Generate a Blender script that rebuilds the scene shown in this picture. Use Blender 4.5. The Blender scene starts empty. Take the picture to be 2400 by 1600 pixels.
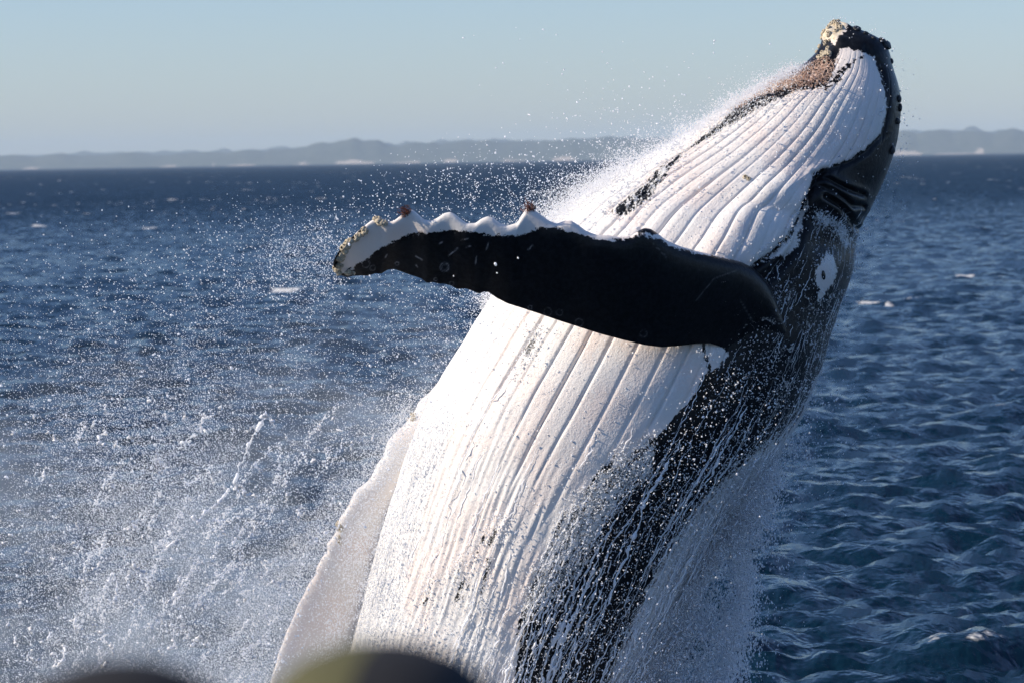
import bpy, math, random
import numpy as np
from mathutils import Matrix, Vector

random.seed(7); RNG = np.random.default_rng(11)
sc = bpy.context.scene
C = sc.collection

# ------------------------------------------------------------------ camera
CAM = np.array([0.0, -30.0, 5.5]); FPX = 7500.0          # focal length in 2400-px pixels
PITCH = math.atan(424.0 / FPX); ROLL = math.radians(0.93)
r0 = np.array([1.0, 0, 0]); fwd = np.array([0, math.cos(PITCH), -math.sin(PITCH)]); u0 = np.cross(r0, fwd)
rgt = math.cos(ROLL) * r0 - math.sin(ROLL) * u0
upv = math.cos(ROLL) * u0 + math.sin(ROLL) * r0
cam = bpy.data.cameras.new('camera'); cam.sensor_width = 36; cam.lens = 36 * FPX / 2400
cam.clip_start = 0.2; cam.clip_end = 60000
cam.dof.use_dof = True; cam.dof.focus_distance = 29.0; cam.dof.aperture_fstop = 3.4
camo = bpy.data.objects.new('camera', cam); C.objects.link(camo)
M = Matrix(((rgt[0], upv[0], -fwd[0], CAM[0]), (rgt[1], upv[1], -fwd[1], CAM[1]), (rgt[2], upv[2], -fwd[2], CAM[2]), (0, 0, 0, 1)))
camo.matrix_world = M
sc.camera = camo

# ------------------------------------------------------------------ sky, sun, exposure
SUN_EL, SUN_AZ = math.radians(29), math.radians(-97)      # azimuth from +Y towards +X
w = bpy.data.worlds.new('World'); sc.world = w; w.use_nodes = True
nt = w.node_tree; sky = nt.nodes.new('ShaderNodeTexSky'); sky.sky_type = 'NISHITA'; sky.sun_disc = False
sky.sun_elevation = SUN_EL; sky.sun_rotation = SUN_AZ % (2 * math.pi)
sky.air_density = 1.0; sky.dust_density = 0.25; sky.ozone_density = 5.0; sky.altitude = 0
tint = nt.nodes.new('ShaderNodeVectorMath'); tint.operation = 'MULTIPLY'; tint.inputs[1].default_value = (0.955, 0.965, 1.10)   # white balance of the whole sky
nt.links.new(sky.outputs[0], tint.inputs[0]); nt.links.new(tint.outputs[0], nt.nodes['Background'].inputs[0]); nt.nodes['Background'].inputs[1].default_value = 0.118
sun = bpy.data.lights.new('sun', 'SUN'); sun.energy = 5.0; sun.angle = math.radians(0.5); sun.color = (1.0, 0.87, 0.70)
suno = bpy.data.objects.new('sun', sun); C.objects.link(suno)
sd = Vector((math.cos(SUN_EL) * math.sin(SUN_AZ), math.cos(SUN_EL) * math.cos(SUN_AZ), math.sin(SUN_EL)))
suno.rotation_euler = sd.to_track_quat('Z', 'Y').to_euler(); suno.location = (-40, -20, 40)
sc.view_settings.view_transform = 'Standard'; sc.view_settings.look = 'None'
sc.view_settings.exposure = 0.13; sc.view_settings.gamma = 1.0
sc.render.engine = 'CYCLES'
sc.cycles.use_denoising = True
sc.cycles.max_bounces = 4; sc.cycles.diffuse_bounces = 3; sc.cycles.glossy_bounces = 2; sc.cycles.transmission_bounces = 3; sc.cycles.volume_bounces = 1
sc.cycles.caustics_reflective = False; sc.cycles.caustics_refractive = False; sc.cycles.use_adaptive_sampling = True; sc.cycles.adaptive_threshold = 0.02
sc.cycles.transparent_max_bounces = 8; sc.cycles.volume_step_rate = 2.0; sc.cycles.volume_max_steps = 96

# ------------------------------------------------------------------ helpers
K = 2400 / 2352.0                                          # picture measurements were taken at 2352 px wide
def at(px, py, Y):
    """world points on the plane y = Y seen at picture point (px, py), measured 2352 px wide"""
    px = np.asarray(px, float) * K; py = np.asarray(py, float) * K; Y = np.asarray(Y, float)
    px, py, Y = np.broadcast_arrays(px, py, Y)
    d = fwd[None] * FPX + (px.reshape(-1, 1) - 1200) * rgt[None] - (py.reshape(-1, 1) - 800) * upv[None]
    t = (Y.reshape(-1) - CAM[1]) / d[:, 1]
    return (CAM[None] + d * t[:, None]).reshape(px.shape + (3,))
def project(P):
    v = P - CAM
    z = v @ fwd
    return np.stack([(1200 + FPX * (v @ rgt) / z) / K, (800 - FPX * (v @ upv) / z) / K], -1)

def catmull(pts, u):
    pts = np.asarray(pts, float); n = len(pts)
    u = np.clip(np.asarray(u, float), 0, n - 1 - 1e-9); i = np.floor(u).astype(int); f = (u - i)[:, None]
    p = lambda k: pts[np.clip(k, 0, n - 1)]
    a, b, c, d = p(i - 1), p(i), p(i + 1), p(i + 2)
    return 0.5 * (2 * b + (c - a) * f + (2 * a - 5 * b + 4 * c - d) * f**2 + (3 * b - a - 3 * c + d) * f**3)

def sin_noise(P, scale, seed, n=18, octs=1):
    """smooth pseudo noise, about -1..1, from random plane waves"""
    r = np.random.default_rng(seed); out = np.zeros(P.shape[0]); amp = 1.0; tot = 0
    for o in range(octs):
        k = r.normal(size=(n, P.shape[1])); k /= np.linalg.norm(k, axis=1, keepdims=True)
        k *= scale * r.uniform(0.6, 1.5, (n, 1)); ph = r.uniform(0, 6.28, n)
        acc = np.zeros(P.shape[0])
        for j in range(n): acc += np.sin(P @ k[j] + ph[j])
        out += amp * acc / math.sqrt(n / 2) * 0.6; tot += amp; amp *= 0.5; scale *= 2.1
    return out / tot

def seg_dist(P, poly, closed):
    poly = np.asarray(poly, float); best = np.full(len(P), 1e9); n = len(poly)
    for i in range(n if closed else n - 1):
        a = poly[i]; b = poly[(i + 1) % n]; ab = b - a
        t = np.clip(((P - a) @ ab) / (ab @ ab), 0, 1)
        d = np.linalg.norm(P - a - t[:, None] * ab, axis=1)
        best = np.minimum(best, d)
    return best
def inside(P, poly):
    poly = np.asarray(poly, float); r = np.zeros(len(P), bool); n = len(poly); x, y = P[:, 0], P[:, 1]
    for i in range(n):
        x1, y1 = poly[i]; x2, y2 = poly[(i + 1) % n]
        if y1 == y2: continue
        r ^= ((y1 > y) != (y2 > y)) & (x < (x2 - x1) * (y - y1) / (y2 - y1) + x1)
    return r
def sdf(P, poly):
    d = seg_dist(P, poly, True)
    return np.where(inside(P, poly), d, -d)
def sstep(a, b, x):
    t = np.clip((x - a) / (b - a), 0, 1); return t * t * (3 - 2 * t)

def mesh_np(name, V, F, smooth=True):
    """V (n,3), F (m,k) one face size"""
    me = bpy.data.meshes.new(name); V = np.ascontiguousarray(V, np.float32); F = np.ascontiguousarray(F, np.int32)
    m, k = F.shape
    me.vertices.add(len(V)); me.vertices.foreach_set('co', V.ravel())
    me.loops.add(m * k); me.loops.foreach_set('vertex_index', F.ravel())
    me.polygons.add(m); me.polygons.foreach_set('loop_start', np.arange(0, m * k, k, dtype=np.int32))
    me.polygons.foreach_set('loop_total', np.full(m, k, np.int32))
    me.polygons.foreach_set('use_smooth', np.full(m, smooth, bool))
    me.update(calc_edges=True); me.validate()
    return me
def fattr(me, name, vals):
    a = me.attributes.new(name, 'FLOAT', 'POINT'); a.data.foreach_set('value', np.ascontiguousarray(vals, np.float32))
def vattr(me, name, vals):
    a = me.attributes.new(name, 'FLOAT_VECTOR', 'POINT'); a.data.foreach_set('vector', np.ascontiguousarray(vals, np.float32).ravel())
def link(name, me, mat=None, parent=None):
    o = bpy.data.objects.new(name, me); C.objects.link(o)
    if mat is not None and me is not None and not me.materials: me.materials.append(mat)
    if parent is not None: o.parent = parent
    return o
def tag(o, label=None, cat=None, group=None, kind=None):
    if label: o['label'] = label
    if cat: o['category'] = cat
    if group: o['group'] = group
    if kind: o['kind'] = kind
    return o
def grid_faces(nr, nc, wrap=True):
    i = np.arange(nr - 1)[:, None]; j = np.arange(nc if wrap else nc - 1)[None]
    j2 = (j + 1) % nc
    return np.stack([i * nc + j, i * nc + j2, (i + 1) * nc + j2, (i + 1) * nc + j], -1).reshape(-1, 4)

class NT:
    """small node helper"""
    def __init__(s, name):
        s.mat = bpy.data.materials.new(name); s.mat.use_nodes = True; s.t = s.mat.node_tree
        s.p = s.t.nodes['Principled BSDF']; s.out = s.t.nodes['Material Output']
    def n(s, typ, **kw):
        x = s.t.nodes.new(typ)
        for k, v in kw.items(): setattr(x, k, v)
        return x
    def set(s, sock, v):
        if hasattr(v, 'is_output'): s.t.links.new(v, sock)
        else: sock.default_value = v
    def math(s, op, a, b=None, c=None, clamp=False):
        x = s.n('ShaderNodeMath', operation=op); x.use_clamp = clamp
        for i, v in enumerate((a, b, c)):
            if v is not None: s.set(x.inputs[i], v)
        return x.outputs[0]
    def attr(s, name, vec=False):
        x = s.n('ShaderNodeAttribute', attribute_name=name); return x.outputs['Vector' if vec else 'Fac']
    def mapping(s, v, scale):
        x = s.n('ShaderNodeVectorMath', operation='MULTIPLY'); s.set(x.inputs[0], v); x.inputs[1].default_value = scale; return x.outputs[0]
    def noise(s, v, scale, detail=3, rough=0.55, dist=0.0):
        x = s.n('ShaderNodeTexNoise'); s.set(x.inputs['Vector'], v)
        x.inputs['Scale'].default_value = scale; x.inputs['Detail'].default_value = detail
        x.inputs['Roughness'].default_value = rough; x.inputs['Distortion'].default_value = dist
        return x.outputs['Fac']
    def ramp(s, v, a, b, lo=0.0, hi=1.0):
        x = s.n('ShaderNodeMapRange', interpolation_type='SMOOTHSTEP'); s.set(x.inputs['Value'], v)
        x.inputs['From Min'].default_value = a; x.inputs['From Max'].default_value = b
        x.inputs['To Min'].default_value = lo; x.inputs['To Max'].default_value = hi; return x.outputs[0]
    def mix(s, f, a, b):
        x = s.n('ShaderNodeMix', data_type='RGBA'); s.set(x.inputs[0], f); s.set(x.inputs[6], a); s.set(x.inputs[7], b); return x.outputs[2]
    def bump(s, h, strength, dist, normal=None):
        x = s.n('ShaderNodeBump'); x.inputs['Strength'].default_value = strength; x.inputs['Distance'].default_value = dist
        s.set(x.inputs['Height'], h)
        if normal is not None: s.set(x.inputs['Normal'], normal)
        return x.outputs[0]
    def pos(s): return s.n('ShaderNodeNewGeometry').outputs['Position']
    def P(s, **kw):
        for k, v in kw.items(): s.set(s.p.inputs[k.replace('_', ' ')], v)
        return s.mat
def rgb(r, g, b): return (r, g, b, 1.0)

# ------------------------------------------------------------------ sea
def ocean_tile(N, L, wind, vwind, cutoff_lo, seed, spread=2.0, small=0.12):
    r = np.random.default_rng(seed)
    k = 2 * np.pi * np.fft.fftfreq(N, L / N); kx, ky = np.meshgrid(k, k, indexing='ij')
    kk = np.sqrt(kx**2 + ky**2); kk[0, 0] = 1
    Lw = vwind**2 / 9.81
    ph = np.exp(-1 / (kk * Lw)**2) / kk**4
    cosf = (kx * wind[0] + ky * wind[1]) / kk
    ph *= np.abs(cosf)**spread + 0.06
    ph *= np.exp(-(kk * small)**2); ph[kk < cutoff_lo] = 0; ph[0, 0] = 0
    h = (r.normal(size=(N, N)) + 1j * r.normal(size=(N, N))) * np.sqrt(ph / 2)
    H = np.fft.ifft2(h).real; s = H.std(); f = 1 / s
    Dx = np.fft.ifft2(-1j * kx / kk * h).real * f; Dy = np.fft.ifft2(-1j * ky / kk * h).real * f
    return H * f, Dx, Dy
def sample(T, L, x, y):
    N = T.shape[0]; fx = (x / L * N) % N; fy = (y / L * N) % N
    i = np.floor(fx).astype(int) % N; j = np.floor(fy).astype(int) % N; a = fx - np.floor(fx); b = fy - np.floor(fy)
    i2 = (i + 1) % N; j2 = (j + 1) % N
    return (T[i, j] * (1 - a) * (1 - b) + T[i2, j] * a * (1 - b) + T[i, j2] * (1 - a) * b + T[i2, j2] * a * b)

def build_sea():
    az = np.concatenate([np.radians(np.linspace(-13, 13, 240)), np.radians(np.linspace(15, 345, 34))])
    R = np.concatenate([[0.3, 4, 9, 14, 20, 25], 29 * (25000 / 29.0)**np.linspace(0, 1, 1180)])
    A, RR = np.meshgrid(az, R); nc = len(az)
    x = RR * np.sin(A); y = CAM[1] + RR * np.cos(A)
    wind = np.array([0.16, -0.987])
    T1 = ocean_tile(1024, 173.0, wind, 1.9, 0.2, 3, 3.0, 0.06); T2 = ocean_tile(1024, 97.0, np.array([0.05, -1.0]), 1.15, 0.5, 5, 1.0, 0.04)
    T3 = ocean_tile(512, 610.0, np.array([0.6, -0.8]), 5.0, 0.05, 9, 2.0, 0.8)
    X = x.ravel(); Y = y.ravel(); r = RR.ravel()
    dense = (np.abs(A.ravel()) < math.radians(15))
    f1 = 1 / (1 + (r / 900)**2); f2 = 1 / (1 + (r / 200)**2)
    dense = dense.astype(float)
    f1 *= 0.15 + 0.85 * dense; f2 *= dense
    a1, a2, a3 = 0.072, 0.034, 0.055
    xr = X * 0.93 + Y * 0.37; yr = -X * 0.37 + Y * 0.93
    h1 = sample(T1[0], 173.0, X, Y); h2 = sample(T2[0], 97.0, xr, yr); h3 = sample(T3[0], 610.0, X, Y)
    z = a1 * f1 * h1 + a2 * f2 * h2 + a3 * h3 * dense / (1 + (r / 2500)**2)
    dx = a1 * f1 * sample(T1[1], 173.0, X, Y) * 0.8; dy = a1 * f1 * sample(T1[2], 173.0, X, Y) * 0.8
    V = np.stack([X + dx, Y + dy, z], -1)
    F = grid_faces(len(R), nc, True)
    me = mesh_np('sea', V, F)
    # whitecaps on a few crests, churned foam round the whale
    foam = np.zeros(len(X))
    caps = [(2000, 700, .75), (2085, 692, .7), (2040, 705, .4), (340, 525, .5), (248, 584, .5), (565, 437, .6), (655, 668, 1.0), (2215, 632, .7), (2290, 634, .5),
            (2080, 408, .4), (2270, 448, .5), (150, 415, .4), (90, 520, .5), (30, 490, .5), (800, 398, .5), (1120, 700, .4)]
    for (px, py, s) in caps:
        d = fwd * FPX + (px * K - 1200) * rgt - (py * K - 800) * upv; t = -CAM[2] / d[2]; p = CAM + d * t
        ra = math.hypot(p[0], p[1] - CAM[1]); wx = (ra * 0.0046 + .12) * s; wy = (ra * 0.011 + .25) * s
        foam = np.maximum(foam, 1.25 * np.exp(-((V[:, 0] - p[0]) / wx)**2 - ((V[:, 1] - p[1]) / wy)**2))
    crest = h1 + 0.4 * h2
    far = sstep(90, 700, r)
    gate = sin_noise(np.stack([X, Y], -1), 0.035, 21, 14)
    foam = np.maximum(foam, sstep(2.25, 3.0, crest + 0.55 * gate) * (0.35 + 0.5 * far))
    d = np.hypot((V[:, 0] - (-0.6)) / 1.5, V[:, 1])
    foam = np.maximum(foam, 1.1 * np.exp(-(d / 2.6)**2))
    fattr(me, 'foam', foam)
    # past the mesh detail, normals are leaned to the camera to darken the reflection
    far_ = .30 * sstep(60, 500, r) + .03
    vattr(me, 'tilt', np.stack([-X / r * far_, -(Y - CAM[1]) / r * far_, 0 * r], -1))
    m = NT('sea_water')
    p = m.pos()
    n1 = m.noise(m.mapping(p, (1.0, 0.8, 1.0)), 2.4, 2, 0.6, 0.5)
    n2 = m.noise(m.mapping(p, (1.2, 0.6, 1.0)), 9.0, 1, 0.6, 0.0)
    hgt = m.math('ADD', m.math('MULTIPLY', n1, 1.0), m.math('MULTIPLY', n2, 0.22))
    b0 = m.bump(hgt, 0.8, 0.12)
    # wind ripples: slopes taken straight from noise, so they stay as steep far out as close by
    def slopes(scale, det):
        x = m.n('ShaderNodeTexNoise'); m.set(x.inputs['Vector'], m.mapping(p, (1.0, .8, 0.0))); x.inputs['Scale'].default_value = scale; x.inputs['Detail'].default_value = det; x.inputs['Roughness'].default_value = .62
        y = m.n('ShaderNodeVectorMath', operation='SUBTRACT'); m.set(y.inputs[0], x.outputs['Color']); y.inputs[1].default_value = (.5, .5, .5); return y.outputs[0]
    sl = m.n('ShaderNodeVectorMath', operation='ADD'); m.set(sl.inputs[0], m.mapping(slopes(1.5, 3), (.75, .95, 0))); m.set(sl.inputs[1], m.mapping(slopes(6.5, 1), (.35, .5, 0)))
    sa = m.n('ShaderNodeVectorMath', operation='ADD'); m.set(sa.inputs[0], b0); m.set(sa.inputs[1], sl.outputs[0])
    sb = m.n('ShaderNodeVectorMath', operation='ADD'); m.set(sb.inputs[0], sa.outputs[0]); m.set(sb.inputs[1], m.attr('tilt', True))
    sn_ = m.n('ShaderNodeVectorMath', operation='NORMALIZE'); m.set(sn_.inputs[0], sb.outputs[0]); b = sn_.outputs[0]
    fn = m.noise(m.mapping(p, (1.0, 0.7, 1.0)), 3.2, 3, 0.7)
    fm = m.ramp(m.math('ADD', m.attr('foam'), m.math('MULTIPLY', m.math('SUBTRACT', fn, 0.5), 1.6)), 0.42, 0.75)
    col = m.mix(fm, rgb(0.002, 0.017, 0.034), rgb(0.72, 0.72, 0.70))
    m.P(Base_Color=col, Roughness=m.math('MULTIPLY_ADD', fm, 0.6, 0.16), IOR=1.333, Normal=b)
    o = link('sea', me, m.mat); tag(o, 'dark blue choppy sea with scattered whitecaps', 'sea', kind='structure')
build_sea()

# ------------------------------------------------------------------ far shore
def hills(name, label, prof, dist, depth, seed, sand):
    prof = np.array(prof, float)
    n = 420; px = np.linspace(-900, 3250, n)
    base_px = 392 - px * (39 / 2352.0)                      # tilted waterline of the picture
    top = np.interp(px, prof[:, 0], prof[:, 1])
    H = np.maximum((base_px - top) * K / FPX * (dist + depth * .45), 2)
    H *= 1 + 0.10 * sin_noise(px[:, None], 0.07, seed, 14, 3)
    X = (px * K - 1200) / FPX * dist
    rows = np.linspace(0, 1, 26)
    shape = np.sin(np.clip(rows / 0.9, 0, 1) * math.pi / 2)**0.9
    shape = np.where(rows > 0.5, np.interp(rows, [0.5, 1], [np.sin(.5 / .9 * math.pi / 2)**.9 * 1.0, 0.3]), shape) / (np.sin(.5 / .9 * math.pi / 2)**.9)
    V = np.zeros((26, n, 3))
    for k, rr in enumerate(rows):
        jit = sin_noise(np.stack([X / 180, np.full(n, rr * 5)], -1), 1.6, seed + 1, 16, 3)
        V[k, :, 0] = X * (1 + rr * depth / dist)
        V[k, :, 1] = CAM[1] + dist + rr * depth + jit * 40
        V[k, :, 2] = np.where(rr == 0, -1.0, H * shape[k] * (1 + 0.22 * jit * (rr < .45)))
    V = V.reshape(-1, 3)
    me = mesh_np(name, V, grid_faces(26, n, False))
    sv = np.zeros(len(V)); pxv = np.tile(px, 26); rv = np.repeat(rows, n)
    for (sx, sw, rh) in sand:
        sv = np.maximum(sv, np.exp(-((pxv - sx) / sw)**2) * sstep(rh, rh * .4, rv))
    fattr(me, 'sand', sv)
    m = NT(name + '_cover'); p = m.pos()
    nz = m.noise(m.mapping(p, (1, .5, 3)), 0.02, 5, 0.65)
    sm = m.ramp(m.math('ADD', m.attr('sand'), m.math('MULTIPLY', m.math('SUBTRACT', nz, 0.5), 1.7)), 0.45, 0.75)
    veg = m.mix(m.ramp(nz, .35, .65), rgb(.035, .05, .028), rgb(.10, .105, .07))
    m.P(Base_Color=m.mix(sm, veg, rgb(.62, .50, .38)), Roughness=0.95)
    o = link(name, me, m.mat); tag(o, label, 'hills', kind='structure')
near_prof = [(-900, 352), (0, 357), (60, 359), (100, 361), (150, 354), (200, 359), (260, 358), (310, 350), (350, 358), (400, 357), (450, 352), (550, 349), (650, 345), (690, 341),
             (740, 331), (790, 322), (830, 321), (870, 329), (920, 332), (980, 330), (1040, 328), (1100, 325), (1200, 326), (1300, 322), (1380, 316), (1430, 318), (1480, 322), (1600, 318),
             (1750, 316), (1900, 306), (2070, 301), (2120, 303), (2200, 307), (2280, 303), (2352, 298), (3250, 300)]
far_prof = [(-900, 350), (0, 362), (200, 353), (400, 350), (600, 345), (900, 332), (1100, 321), (1250, 324), (1500, 316), (1800, 312), (2060, 305), (2200, 302), (2352, 302), (3250, 296)]
hills('headland', 'low bush-covered headland with sandy beaches along the horizon', near_prof, 15000, 3000, 31,
      [(815, 40, .085), (850, 30, .06), (1040, 22, .07), (700, 20, .06), (1300, 30, .09), (2090, 45, .07), (2255, 10, .14), (500, 8, .12), (400, 30, .06), (80, 25, .07), (1180, 40, .05), (560, 60, .05), (2200, 80, .05), (940, 50, .05)])
hills('far_hills', 'paler farther hills behind the headland', far_prof, 20500, 3000, 47, [])

# ------------------------------------------------------------------ humpback whale
LR = [  # ventral edge, dorsal edge, depth factor
    (1916, 45, 1920, 45, .9), (1893, 76, 1962, 62, .95), (1880, 112, 2030, 98, .95), (1845, 146, 2052, 160, .92), (1790, 174, 2064, 205, .9),
    (1720, 214, 2068, 255, .88), (1640, 268, 2058, 330, .88), (1545, 328, 2036, 400, .88), (1440, 386, 2000, 478, .9), (1388, 418, 1974, 522, .9), (1338, 450, 1967, 552, .92),
    (1288, 492, 1962, 600, .92), (1240, 535, 1950, 645, .92), (1150, 650, 1915, 742, .93), (1075, 765, 1878, 850, .94), (1010, 872, 1835, 950, .94), (955, 990, 1777, 1045, .94),
    (912, 1110, 1715, 1140, .94), (875, 1230, 1660, 1240, .94), (845, 1350, 1605, 1345, .94), (818, 1460, 1550, 1450, .94), (795, 1568, 1500, 1560, .94),
    (775, 1700, 1440, 1690, .94), (765, 1850, 1380, 1840, .95), (775, 2050, 1300, 2040, 1.), (810, 2250, 1200, 2240, 1.0), (900, 2500, 1100, 2500, 1.0), (985, 2560, 1000, 2560, 1.)]
LR = np.array(LR, float)
WHITE = [(1900, 178), (1915, 140), (1935, 112), (1975, 118), (2008, 132), (2022, 160), (2036, 200), (2040, 255), (2026, 308), (1990, 344), (1950, 368), (1905, 384), (1878, 392), (1862, 410), (1857, 440), (1850, 500),
         (1836, 560), (1812, 590), (1788, 588), (1760, 598), (1718, 612), (1690, 640), (1620, 700), (1620, 780), (1650, 786), (1677, 814), (1652, 842), (1630, 850), (1612, 905), (1582, 942), (1540, 962), (1500, 990),
         (1442, 1038), (1412, 1066), (1345, 1130), (1302, 1186), (1262, 1265), (1222, 1335), (1195, 1410), (1185, 1490), (1190, 1600), (1150, 1900), (1050, 2300), (700, 2600), (500, 2000), (500, 1200), (900, 700),
         (1250, 420), (1500, 310), (1650, 230), (1760, 190), (1830, 172)]
KEEL = [(1400, 490), (1470, 430), (1530, 372), (1590, 328), (1650, 282), (1690, 246), (1730, 226), (1800, 200), (1860, 170), (1880, 110), (1890, 84), (1930, 70), (1945, 100), (1925, 130), (1915, 172), (1900, 200),
        (1830, 212), (1760, 236), (1700, 272), (1640, 312), (1580, 352), (1536, 402), (1494, 462), (1440, 502)]
CREAM = [(1886, 84), (1900, 52), (1920, 38), (1945, 48), (1946, 64), (1934, 76), (1918, 104), (1905, 92), (1892, 96)]
EYEPATCH = [(1888, 596), (1903, 578), (1914, 590), (1919, 622), (1910, 648), (1896, 664), (1886, 682), (1876, 692), (1876, 664), (1868, 646), (1870, 622)]

def build_whale():
    nst = len(LR)
    uu = np.linspace(0, nst - 1, 4000)
    st = catmull(LR, uu)
    mid = (st[:, :2] + st[:, 2:4]) / 2
    arc = np.concatenate([[0], np.cumsum(np.linalg.norm(np.diff(mid, axis=0), axis=1))])
    ns = 560
    # rows: even along the visible body, coarse under water
    tgt = np.concatenate([np.linspace(0, np.interp(22, uu, arc), ns - 40), np.linspace(np.interp(22, uu, arc), arc[-1], 41)[1:]])
    us = np.interp(tgt, arc, uu)
    st = catmull(LR, us)
    # round nose
    Lp = at(st[:, 0], st[:, 1], 0.0); Rp = at(st[:, 2], st[:, 3], 0.0)
    nf, nb = 430, 90
    th = np.concatenate([np.linspace(0, math.pi, nf, endpoint=False), np.linspace(math.pi, 2 * math.pi, nb, endpoint=False)])
    nc = len(th)
    ctr = (Lp + Rp) / 2; half = (Rp - Lp) / 2; hw = np.linalg.norm(half, axis=1)
    dep = hw * st[:, 4]
    ct, sn = np.cos(th), np.sin(th)
    pos = ctr[:, None] + half[:, None] * ct[None, :, None] + np.stack([np.zeros((ns, nc)), -dep[:, None] * sn[None], np.zeros((ns, nc))], -1)
    def normals(pos):
        ds = np.gradient(pos, axis=0); dt = np.roll(pos, -1, 1) - np.roll(pos, 1, 1)
        n = np.cross(ds, dt); n /= np.linalg.norm(n, axis=2, keepdims=True) + 1e-12
        c = (n * (pos - pos.mean(1, keepdims=True))).sum(2).mean()
        return n if c > 0 else -n
    nrm = normals(pos)
    flat = pos.reshape(-1, 3); px = project(flat)
    TH = np.tile(np.degrees(th), ns); S = np.repeat(us, nc); ARC = np.repeat(tgt, nc) * K / 250.0
    HW = np.repeat(hw, nc)
    front = (TH < 180)
    white = sdf(px, WHITE)
    # ---- relief in metres
    disp = np.zeros(len(flat))
    warp = 1.9 * sin_noise(np.stack([ARC * .7, TH * .09], -1), 1.0, 5, 12) + 0.5 * sin_noise(np.stack([ARC * 3, TH * .2], -1), 1.0, 6, 12)
    per = 7.4
    g = (TH + warp) / per; fr = np.abs(g - np.round(g))
    g = g + .16 * np.sin(2.1 * np.round(g)) * 0; idn = np.round(g).astype(int) % 97
    jitter = RNG.uniform(0.55, 1.25, 97)[idn]
    reg = sstep(-30, 25, white) * sstep(1.5, 3.5, S) * np.where(TH > 180, sstep(245, 215, TH), sstep(20, 34, TH))
    scale = np.clip(HW / 1.5, .25, 1.0)
    crease = np.exp(-(fr / 0.062)**2); low = sstep(10, 14, S)
    pleat = 1 - (2 * fr - 1)**2                            # 0 in crease, 1 mid-pleat is at fr=.5
    fadeg = np.clip(.75 + .55 * sin_noise(np.stack([ARC * 1.1, np.round(g) * 2.3], -1), 1.0, 55, 14), .12, 1.15)
    sheet = sstep(.25, .9, (px[:, 1] - 780) / 800 + (1350 - px[:, 0]) / 700) * (px[:, 1] > 640)
    disp += reg * scale * (1 - .9 * sheet) * jitter * fadeg * (1 - .45 * sstep(18, 20.5, S)) * (-(0.021 + .010 * low) * crease + (0.0125 - .0095 * low) * (np.sin(math.pi * fr) - 0.6))
    # throat pouch: lower throat bulges past a slanting fold
    fold = [(1560, 620), (1590, 560), (1640, 500), (1690, 440), (1740, 400), (1800, 385), (1870, 392)]
    pouch = [(1560, 620), (1590, 560), (1640, 500), (1690, 440), (1740, 400), (1800, 385), (1866, 392), (1850, 470), (1820, 560), (1720, 640), (1600, 720)]
    sp = sdf(px, pouch)
    disp += front * 0.10 * sstep(-14, 60, sp)
    # lip: dark jaw rim stands proud of throat, folds at the mouth corner
    lip = [(1990, 110), (2020, 150), (2040, 210), (2043, 260), (2030, 310), (1992, 350), (1950, 374), (1900, 390), (1866, 400)]
    dl = seg_dist(px, lip, False)
    disp += front * (-0.022 * np.exp(-(dl / 7)**2))
    for pl, dp, wd in (([(1868, 402), (1905, 412), (1935, 428), (1962, 440), (1984, 448)], .028, 4.5), ([(1880, 428), (1915, 440), (1940, 458), (1960, 474), (1985, 476)], .026, 4.2),
                       ([(1893, 450), (1930, 472), (1952, 500), (1968, 524)], .036, 5.0), ([(1890, 396), (1860, 440), (1835, 500), (1810, 545), (1770, 585), (1730, 612)], .045, 7),
                       ([(1848, 470), (1842, 520), (1822, 570), (1800, 600), (1760, 640)], .05, 10)):
        d = seg_dist(px, pl, False)
        disp += front * (-dp * np.exp(-(d / wd)**2) + 0.3 * dp * np.exp(-((d - 2.6 * wd) / (1.6 * wd))**2))
    # muscle round the eye and the flipper root
    for (ex, ey, rx, ry, a) in ((1894, 632, 34, 52, .03), (1810, 790, 80, 90, .05), (1880, 470, 60, 60, .03), (1900, 560, 50, 30, -.03)):
        disp += front * a * np.exp(-((px[:, 0] - ex) / rx)**2 - ((px[:, 1] - ey) / ry)**2)
    disp += 0.018 * sin_noise(flat, 2.2, 8, 16, 2) * scale + 0.004 * sin_noise(flat, 16, 9, 18, 1) * scale
    run = sin_noise(np.stack([TH * .95, ARC * 2.2], -1), 1.0, 61, 22, 2); run2 = sin_noise(np.stack([TH * 2.4, ARC * 9], -1), 1.0, 62, 22, 1)
    disp += front * np.maximum(sheet, .25 * sstep(900, 1200, px[:, 1])) * (0.010 * np.abs(run) + 0.005 * run2)
    # knobbly chin
    chin = sdf(px, [(1870, 130), (1890, 60), (1920, 30), (1960, 40), (1960, 90), (1930, 130), (1900, 150)])
    disp += sstep(-5, 15, chin) * 0.028 * np.clip(sin_noise(flat, 26, 12, 20, 1), -0.3, 1.2)
    flat = flat + nrm.reshape(-1, 3) * disp[:, None]
    pos = flat.reshape(ns, nc, 3)
    nrm2 = normals(pos)
    # ---- colour fields (picture pixels, positive inside)
    keel = sdf(px, KEEL); cream = sdf(px, CREAM); eyep = sdf(px, EYEPATCH)
    W = np.minimum(white, 60)
    W = np.minimum(W, -keel + 3 + 6 * np.clip(-sin_noise(flat, 3.0, 77, 14, 2), -1, 1.4) * (px[:, 0] < 1800))
    line = seg_dist(px, [(1858, 445), (1836, 500), (1808, 545), (1770, 582), (1725, 614)], False)
    W = np.minimum(W, line - 5)
    W = np.minimum(W, np.where(px[:, 1] > 770, seg_dist(px, [(1612, 786), (1622, 815), (1632, 850)], False) - 3, 99))
    for pl in ([(1925, 165), (1960, 140), (1985, 130)], [(1905, 190), (1940, 162), (1950, 152)], [(1895, 205), (1930, 182)]):
        W = np.minimum(W, seg_dist(px, pl, False) - 3)
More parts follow.
